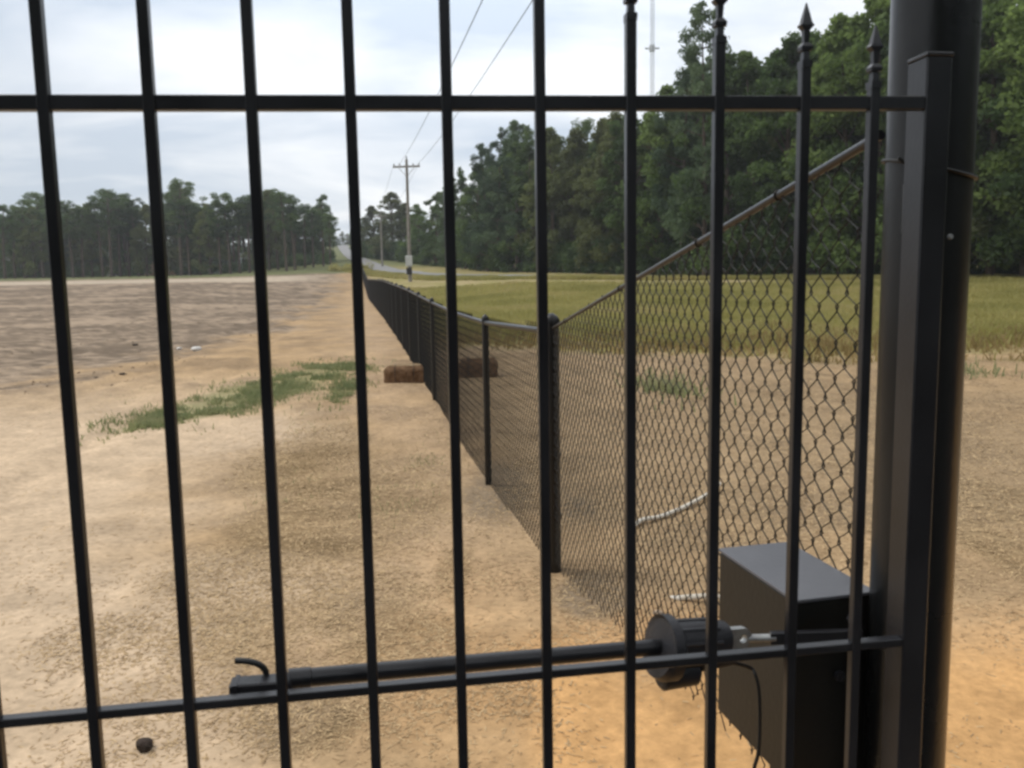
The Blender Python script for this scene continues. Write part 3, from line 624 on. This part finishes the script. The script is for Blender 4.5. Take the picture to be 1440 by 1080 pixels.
# ---------------------------------------------------------------- TREES
def leaves(centers, radii, per, size, flat=.8, needle=False):
    n = int(sum(per)); ci = np.repeat(np.arange(len(centers)), per); c = np.array(centers)[ci]; r = np.array(radii)[ci]
    d = rng.normal(0, 1, (n, 3)); d /= np.linalg.norm(d, axis=1)[:, None]; rad = rng.random(n)**.45
    p = c+d*(rad*r)[:, None]*np.array([1, 1, flat])
    a = rng.normal(0, 1, (n, 3)); a /= np.linalg.norm(a, axis=1)[:, None]; b = np.cross(a, rng.normal(0, 1, (n, 3))); b /= np.linalg.norm(b, axis=1)[:, None]
    s = size*(.6+.8*rng.random(n))[:, None]; ws = s*(.28 if needle else .55)
    V = np.stack([p-a*s, p-b*ws, p+a*s, p+b*ws], 1).reshape(-1, 3)
    return V, np.arange(4*n).reshape(-1, 4)
def tree_mesh(kind, seed):
    """unit tree 10 m tall around the origin; returns crown mesh, trunk mesh"""
    rnd = random.Random(seed); C_ = []; Rd = []; per = []; tr = MB(); Ht = 10
    lean = (rnd.uniform(-.25, .25), rnd.uniform(-.25, .25))
    def ax_(z): return Vector((lean[0]*(z/Ht)**2*2, lean[1]*(z/Ht)**2*2, z))
    if kind == 'broad': tr.tube([ax_(-.2), ax_(2), ax_(5), ax_(8.5)], [.17, .13, .09, .03], 8)
    elif kind == 'pine': tr.tube([ax_(-.2), ax_(3), ax_(6.5), ax_(9.7)], [.14, .115, .08, .02], 8)
    else: tr.tube([ax_(-.2), ax_(3), ax_(9.8)], [.15, .11, .015], 8)
    if kind == 'broad':
        n = 95; W_ = rnd.uniform(2.0, 2.5)
        for k in range(n):
            t = rnd.random()**.85; z = .6+t*8.9; prof = (math.sin(math.pi*min(1, .22+.80*t)))**.6
            a = rnd.uniform(0, 6.283); rr = W_*prof*(rnd.random()**.45)*(1+.22*math.sin(3*a+seed)+.15*math.sin(5*z+a))
            c = ax_(z)+Vector((math.cos(a)*rr, math.sin(a)*rr, 0)); C_.append(tuple(c)); s = rnd.uniform(.35, .72)*(1.1-.4*t); Rd.append(s); per.append(int(250*s))
            if k % 4 == 0: tr.tube([ax_(max(.5, z-rr*.7)), (ax_(z-.2*rr)+c)/2, c], [.045, .03, .01], 5)
    elif kind == 'pine':        # bare trunk, rounded open head
        n = 44
        for k in range(n):
            t = rnd.random(); z = 5.3+t*4.4; prof = (math.sin(math.pi*(.12+.80*t)))**.8
            a = rnd.uniform(0, 6.283); rr = 1.75*prof*(rnd.random()**.5)*(1+.25*math.sin(2*a+seed))
            c = ax_(z)+Vector((math.cos(a)*rr, math.sin(a)*rr, .15*rr)); C_.append(tuple(c)); s = rnd.uniform(.28, .55); Rd.append(s); per.append(int(230*s))
            if k % 2 == 0: tr.tube([ax_(max(3.8, z-.35*rr)), c], [.035, .01], 5)
        for k in range(5):      # dead stubs
            z = rnd.uniform(3, 5); a = rnd.uniform(0, 6.28); tr.tube([ax_(z), ax_(z)+Vector((math.cos(a)*.6, math.sin(a)*.6, .1))], [.02, .006], 4)
    elif kind == 'fullpine':
        n = 85
        for k in range(n):
            t = rnd.random()**.9; z = 1.2+t*8.5; prof = (1-t)**.62*.95+.12
            a = rnd.uniform(0, 6.283); rr = 2.15*prof*(rnd.random()**.4)*(1+.2*math.sin(4*a+2*z+seed))
            c = ax_(z)+Vector((math.cos(a)*rr, math.sin(a)*rr, .1*rr)); C_.append(tuple(c)); s = rnd.uniform(.3, .55)*(1.1-.35*t); Rd.append(s); per.append(int(290*s))
            if k % 3 == 0: tr.tube([ax_(max(.5, z-.2*rr)), c], [.035, .008], 5)
        C_.append(tuple(ax_(9.85))); Rd.append(.22); per.append(60)
    elif kind == 'lollipop':
        for k in range(10):
            a = rnd.uniform(0, 6.28); rr = .55*rnd.random()**.5; c = ax_(9.1+rnd.uniform(-.35, .45))+Vector((math.cos(a)*rr, math.sin(a)*rr, 0)); C_.append(tuple(c)); Rd.append(.35); per.append(90)
        for k in range(26):
            a = rnd.uniform(0, 6.28); rr = 1.15*rnd.random()**.5; c = ax_(5.2+rnd.random()*2.5)+Vector((math.cos(a)*rr, math.sin(a)*rr, 0)); C_.append(tuple(c)); Rd.append(.45); per.append(100)
    needle = kind != 'broad'
    V, F = leaves(C_, Rd, per, .105 if kind == 'broad' else .12, .75, needle)
    mt = {'broad': M['leafA'] if seed % 3 else M['leafB'], 'pine': M['leafP'], 'fullpine': M['leafC'] if seed % 2 else M['leafP'], 'lollipop': M['leafP']}[kind]
    cm = npmesh('crown', V, F, mt, 'mesh')
    tm = bpy.data.meshes.new('trunk'); tm.from_pydata(tr.v, [], tr.f); tm.materials.append(M['bark']); tm.update()
    return cm, tm
TM = {('broad', i): tree_mesh('broad', i) for i in range(5)}
TM.update({('pine', i): tree_mesh('pine', 20+i) for i in range(5)})
TM.update({('fullpine', i): tree_mesh('fullpine', 40+i) for i in range(4)})
TM[('lollipop', 0)] = tree_mesh('lollipop', 60)
NAME = {'broad': 'broadleaf_tree', 'pine': 'pine_tree', 'fullpine': 'pine_tree', 'lollipop': 'pine_tree'}
def tree(kind, i, x, y_, h, label, group, wid=1.0):
    z = H(x, y_); e = empty(NAME[kind], (x, y_, z), label, 'tree', group); s = h/10
    e.scale = (s*wid, s*wid, s); e.rotation_euler = (0, 0, random.random()*6.28)
    for nm, me_ in zip(('crown', 'trunk'), TM[(kind, i)]):
        o = bpy.data.objects.new(nm, me_); COL.objects.link(o); o.parent = e
    return e
def ordn(n): return f"{n}{'th' if 10 <= n % 100 <= 20 else {1: 'st', 2: 'nd', 3: 'rd'}.get(n % 10, 'th')}"
# right wood, front edge : column, distance, top row, kind, variant, width
RF = [(512, 175, 306, 'fullpine', 1, 1.5), (530, 165, 288, 'broad', 0, 1.4), (553, 155, 268, 'broad', 3, 1.5), (572, 150, 284, 'broad', 3, 1.4), (592, 135, 284, 'broad', 1, 1.3), (614, 124, 268, 'broad', 2, 1.3),
      (636, 114, 262, 'fullpine', 1, 1.1), (655, 108, 236, 'fullpine', 0, .9), (672, 102, 226, 'broad', 2, 1), (686, 98, 203, 'fullpine', 1, .9), (701, 95, 181, 'fullpine', 3, .8), (728, 92, 172, 'fullpine', 1, 1.1),
      (752, 89, 178, 'fullpine', 0, 1), (779, 86, 176, 'broad', 3, 1), (805, 84, 178, 'broad', 0, 1), (817, 86, 168, 'pine', 2, .8), (842, 80, 163, 'broad', 0, 1), (866, 76, 152, 'broad', 3, 1), (895, 72, 150, 'broad', 1, 1),
      (928, 69, 118, 'broad', 2, 1), (958, 66, 78, 'fullpine', 3, .8), (991, 62, 4, 'fullpine', 1, .75), (1020, 61, 62, 'broad', 1, .9), (1060, 60, 62, 'broad', 2, 1), (1102, 58, 44, 'broad', 4, 1), (1143, 56, 30, 'broad', 1, 1),
      (1188, 53, 14, 'broad', 2, 1), (1232, 51, -20, 'broad', 4, 1), (1285, 49, -60, 'broad', 1, 1), (1342, 47, -70, 'broad', 3, 1), (1392, 45, -40, 'broad', 4, 1), (1440, 43, -60, 'broad', 2, 1), (1495, 42, -90, 'broad', 1, 1), (1555, 41, -90, 'broad', 4, 1)]
LOOK = {'broad': 'leafy green tree', 'fullpine': 'bushy conical pine', 'pine': 'slim round topped pine', 'lollipop': 'pine with a small ball of needles on top'}
for i, (px, Y, ty, kd, v, w) in enumerate(RF):
    Yp = Y+3; g = at(px, 399, Yp); topz = at(px, ty, Yp).z; h = topz-H(g.x, Yp)
    tree(kd, v, g.x, Yp, h*1.01, f'{LOOK[kd]}, {ordn(i+1)} from left along the front of the right wood', 'trees along the front of the right wood', w)
for row in (1, 2):
    for i, (px, Y, ty, kd, v, w) in enumerate(RF):
        Yb = Y+3+row*6.5; q = px+random.uniform(10, 34); g = at(q, 399, Yb); nt_ = RF[min(i+1, len(RF)-1)][2]
        h = at(q, max(ty, nt_)+random.uniform(8, 30), Yb).z-H(g.x, Yb)
        tree('broad' if random.random() < .7 else 'fullpine', random.randrange(4), g.x, Yb, h, 'tree in the crowded back rows of the right wood', 'trees in the back rows of the right wood', 1.1)
for i in range(40):      # the wood goes on past the right edge of the view and round behind
    a = R(38+i*4.6+random.uniform(-1, 1)); d = random.uniform(34, 44)-i*.25; x, y_ = d*math.sin(a)+4, d*math.cos(a)
    kd = 'broad' if random.random() < .75 else 'fullpine'
    tree(kd, random.randrange(4), x, y_, random.uniform(14, 18), 'tall tree of the wood that continues outside the right edge of the view', 'trees of the wood outside the view', 1.2)
# left clump of pines
LF = [(-22, 285), (-6, 292), (8, 288), (22, 298), (36, 280), (50, 288), (62, 270), (78, 283), (92, 290), (104, 281), (118, 288), (131, 283), (146, 284), (158, 262), (170, 272), (183, 276), (196, 292), (208, 284), (222, 288), (236, 282), (256, 250), (268, 284),
      (283, 290), (297, 284), (311, 286), (325, 270), (338, 282), (352, 276), (366, 272), (380, 264), (392, 264), (404, 270), (416, 276), (430, 284), (442, 294), (456, 270), (466, 300)]
for i, (px, ty) in enumerate(LF):
    Y = 128+random.uniform(0, 14)-(px > 250)*4; g = at(px, 399, Y); h = at(px, ty, Y).z-H(g.x, Y)
    kd = 'lollipop' if px == 456 else 'pine'; v = 0 if kd == 'lollipop' else i % 5
    if i % 6 == 5 and px < 450: kd, v = 'broad', 0
    lab = {'pine': 'bare trunked pine', 'lollipop': 'pine topped by a small ball', 'broad': 'darker leafy tree'}[kd]
    tree(kd, v, g.x, Y, h, f'{lab}, {ordn(i+1)} from left in the far clump past the field', 'trees in the far clump beyond the dirt field', 1.05 if kd != 'pine' else 1.35)
for i in range(52):
    px = -40+i*9.8+random.uniform(-5, 5)
    if 190 < px < 252: px = 187 if px < 220 else 256
    Y = random.uniform(146, 160); ty = np.interp(px, [p_[0] for p_ in LF], [p_[1] for p_ in LF])+random.uniform(4, 24); g = at(px, 399, Y)
    tree(random.choice(('pine', 'fullpine', 'broad', 'broad')), random.randrange(4), g.x, Y, at(px, ty, Y).z-H(g.x, Y), 'pine or leafy tree in the back of the far clump', 'trees in the back of the far clump', 1.35)
# far trees on the hill crest at the end of the road
for i, (px, ty) in enumerate(((462, 330), (470, 326), (477, 331), (484, 325), (491, 328), (498, 322), (505, 318), (512, 316))):
    Y = 372+3*i; g = at(px, 399, Y); tree('broad', i % 4, g.x, Y, at(px, ty, Y).z-H(g.x, Y), f'hazy tree on the crest at the end of the road, {ordn(i+1)} from the left', 'trees on the far crest', 1.3)
# undergrowth along the wood edges
def brush(path, n, hh, name, label, m, dep=5):
    C_ = []; Rd = []; per = []
    for k in range(n):
        t = random.random()*(len(path)-1); i = int(t); f_ = t-i; px = path[i][0]*(1-f_)+path[i+1][0]*f_; Y = path[i][1]*(1-f_)+path[i+1][1]*f_+random.uniform(0, dep)
        if name.startswith('clump') and (190 < px < 252 or 150 < px < 168): continue
        g = at(px, 399, Y); r_ = random.uniform(.5, 1.1); C_.append((g.x, Y, H(g.x, Y)+random.uniform(.1, hh))); Rd.append(r_); per.append(int(120*r_))
    V, F = leaves(C_, Rd, per, .16, .8); tag(npmesh(name, V, F, m), label, 'undergrowth', kind='stuff')
brush([(500, 170), (550, 152), (600, 130), (700, 95), (850, 77), (1000, 64), (1200, 54), (1600, 42)], 900, 3.2, 'wood_undergrowth', 'dark tangled undergrowth along the foot of the right wood', M['leafP'])
brush([(-40, 158), (470, 152)], 700, 7, 'clump_undergrowth', 'low dark undergrowth below the far clump of pines', M['leafP'], 10)
brush([(-40, 146), (470, 142)], 500, 1.6, 'clump_scrub', 'low scrub at the foot of the far clump of pines', M['leafP'], 10)
brush([(470, 118), (500, 112), (520, 118)], 16, .5, 'crest_undergrowth', 'low pale scrub at the far end of the dirt field', M['grass'], 8)
# ---------------------------------------------------------------- HAZE
hz = MB(); hz.abox(-701, 701, -701, 702, -2, 112); hm = bpy.data.materials.new('humid_air'); hm.use_nodes = True; hn = hm.node_tree
hn.nodes.remove(hn.nodes['Principled BSDF']); pv = hn.nodes.new('ShaderNodeVolumePrincipled'); pv.inputs['Density'].default_value = .0006; pv.inputs['Color'].default_value = (.93, .96, 1, 1); pv.inputs['Anisotropy'].default_value = .3
hn.links.new(pv.outputs[0], hn.nodes['Material Output'].inputs['Volume']); tag(hz.build('haze', hm), 'thin humid air softening the far trees', 'haze', kind='stuff')
# ---------------------------------------------------------------- LIGHT
EL, AZ = R(54), R(-78)
S = Vector((math.sin(AZ)*math.cos(EL), math.cos(AZ)*math.cos(EL), math.sin(EL)))
ld = bpy.data.lights.new('sun', 'SUN'); ld.energy = 1.5; ld.angle = R(14); ld.color = (1, .95, .87)
lo = bpy.data.objects.new('sun', ld); COL.objects.link(lo); lo.rotation_euler = S.to_track_quat('Z', 'Y').to_euler()
w = bpy.data.worlds.new('World'); sc.world = w; w.use_nodes = True; nt = w.node_tree; N = nt.nodes; L = nt.links
bg = N['Background']; bg.inputs['Strength'].default_value = .1
sky = N.new('ShaderNodeTexSky'); sky.sky_type = 'NISHITA'; sky.sun_disc = False; sky.sun_elevation = EL; sky.sun_rotation = AZ % (2*math.pi)
tc = N.new('ShaderNodeTexCoord'); sp = N.new('ShaderNodeSeparateXYZ'); L.new(tc.outputs['Generated'], sp.inputs[0])
def mth(op, a, b=None, c=None):
    n = N.new('ShaderNodeMath'); n.operation = op
    for i, v in enumerate((a, b, c)):
        if v is None: continue
        if isinstance(v, (int, float)): n.inputs[i].default_value = v
        else: L.new(v, n.inputs[i])
    return n.outputs[0]
den = mth('ADD', mth('MAXIMUM', sp.outputs['Z'], 0), .16)
cx_ = mth('DIVIDE', sp.outputs['X'], den); cy_ = mth('DIVIDE', sp.outputs['Y'], den)
cb_ = N.new('ShaderNodeCombineXYZ'); L.new(cx_, cb_.inputs[0]); L.new(mth('MULTIPLY', cy_, 1.3), cb_.inputs[1]); cb_.inputs[2].default_value = 3.7
nz = N.new('ShaderNodeTexNoise'); nz.inputs['Scale'].default_value = .95; nz.inputs['Detail'].default_value = 6; nz.inputs['Roughness'].default_value = .5; nz.inputs['Distortion'].default_value = .4
L.new(cb_.outputs[0], nz.inputs['Vector'])
rp = N.new('ShaderNodeValToRGB'); e = rp.color_ramp.elements; e[0].position = .38; e[1].position = .60
e[0].color = (.53, .605, .70, 1); e[1].color = (.97, .98, .99, 1)
L.new(nz.outputs['Fac'], rp.inputs['Fac'])
dt = N.new('ShaderNodeVectorMath'); dt.operation = 'DOT_PRODUCT'; L.new(tc.outputs['Generated'], dt.inputs[0]); dt.inputs[1].default_value = (-.03, .78, .62)      # brightest break in the cloud cover
glow = mth('MULTIPLY', mth('POWER', mth('MAXIMUM', dt.outputs['Value'], 0), 7.0), .85)
gain = mth('MULTIPLY', mth('ADD', glow, .755), 10.0)
vs = N.new('ShaderNodeVectorMath'); vs.operation = 'SCALE'; L.new(rp.outputs['Color'], vs.inputs[0]); L.new(gain, vs.inputs['Scale'])
mx = N.new('ShaderNodeMixRGB'); mx.inputs[0].default_value = .9; L.new(sky.outputs[0], mx.inputs[1]); L.new(vs.outputs[0], mx.inputs[2]); L.new(mx.outputs[0], bg.inputs['Color'])
# ---------------------------------------------------------------- CAMERA
cd = bpy.data.cameras.new('camera'); cam = bpy.data.objects.new('camera', cd); COL.objects.link(cam)
cd.sensor_width = 36; cd.lens = 36*FPX/1440; cd.clip_start = .05; cd.clip_end = 3000
from mathutils import Matrix
# camera axes in world: right, up, back
right = np.array([CX[0], CY[0], CZ[0]]); down = np.array([CX[1], CY[1], CZ[1]]); fwd = np.array([CX[2], CY[2], CZ[2]])
cam.matrix_world = Matrix(((right[0], -down[0], -fwd[0], 0), (right[1], -down[1], -fwd[1], 0), (right[2], -down[2], -fwd[2], EYE), (0, 0, 0, 1)))
cd.dof.use_dof = True; cd.dof.focus_distance = 3.2; cd.dof.aperture_fstop = 9
sc.camera = cam
sc.view_settings.view_transform = 'Standard'; sc.view_settings.look = 'None'; sc.view_settings.exposure = .38; sc.view_settings.gamma = 1
sc.cycles.filter_width = 2.8
sc.cycles.volume_bounces = 0; sc.cycles.max_bounces = 6; sc.cycles.diffuse_bounces = 3; sc.cycles.transparent_max_bounces = 4
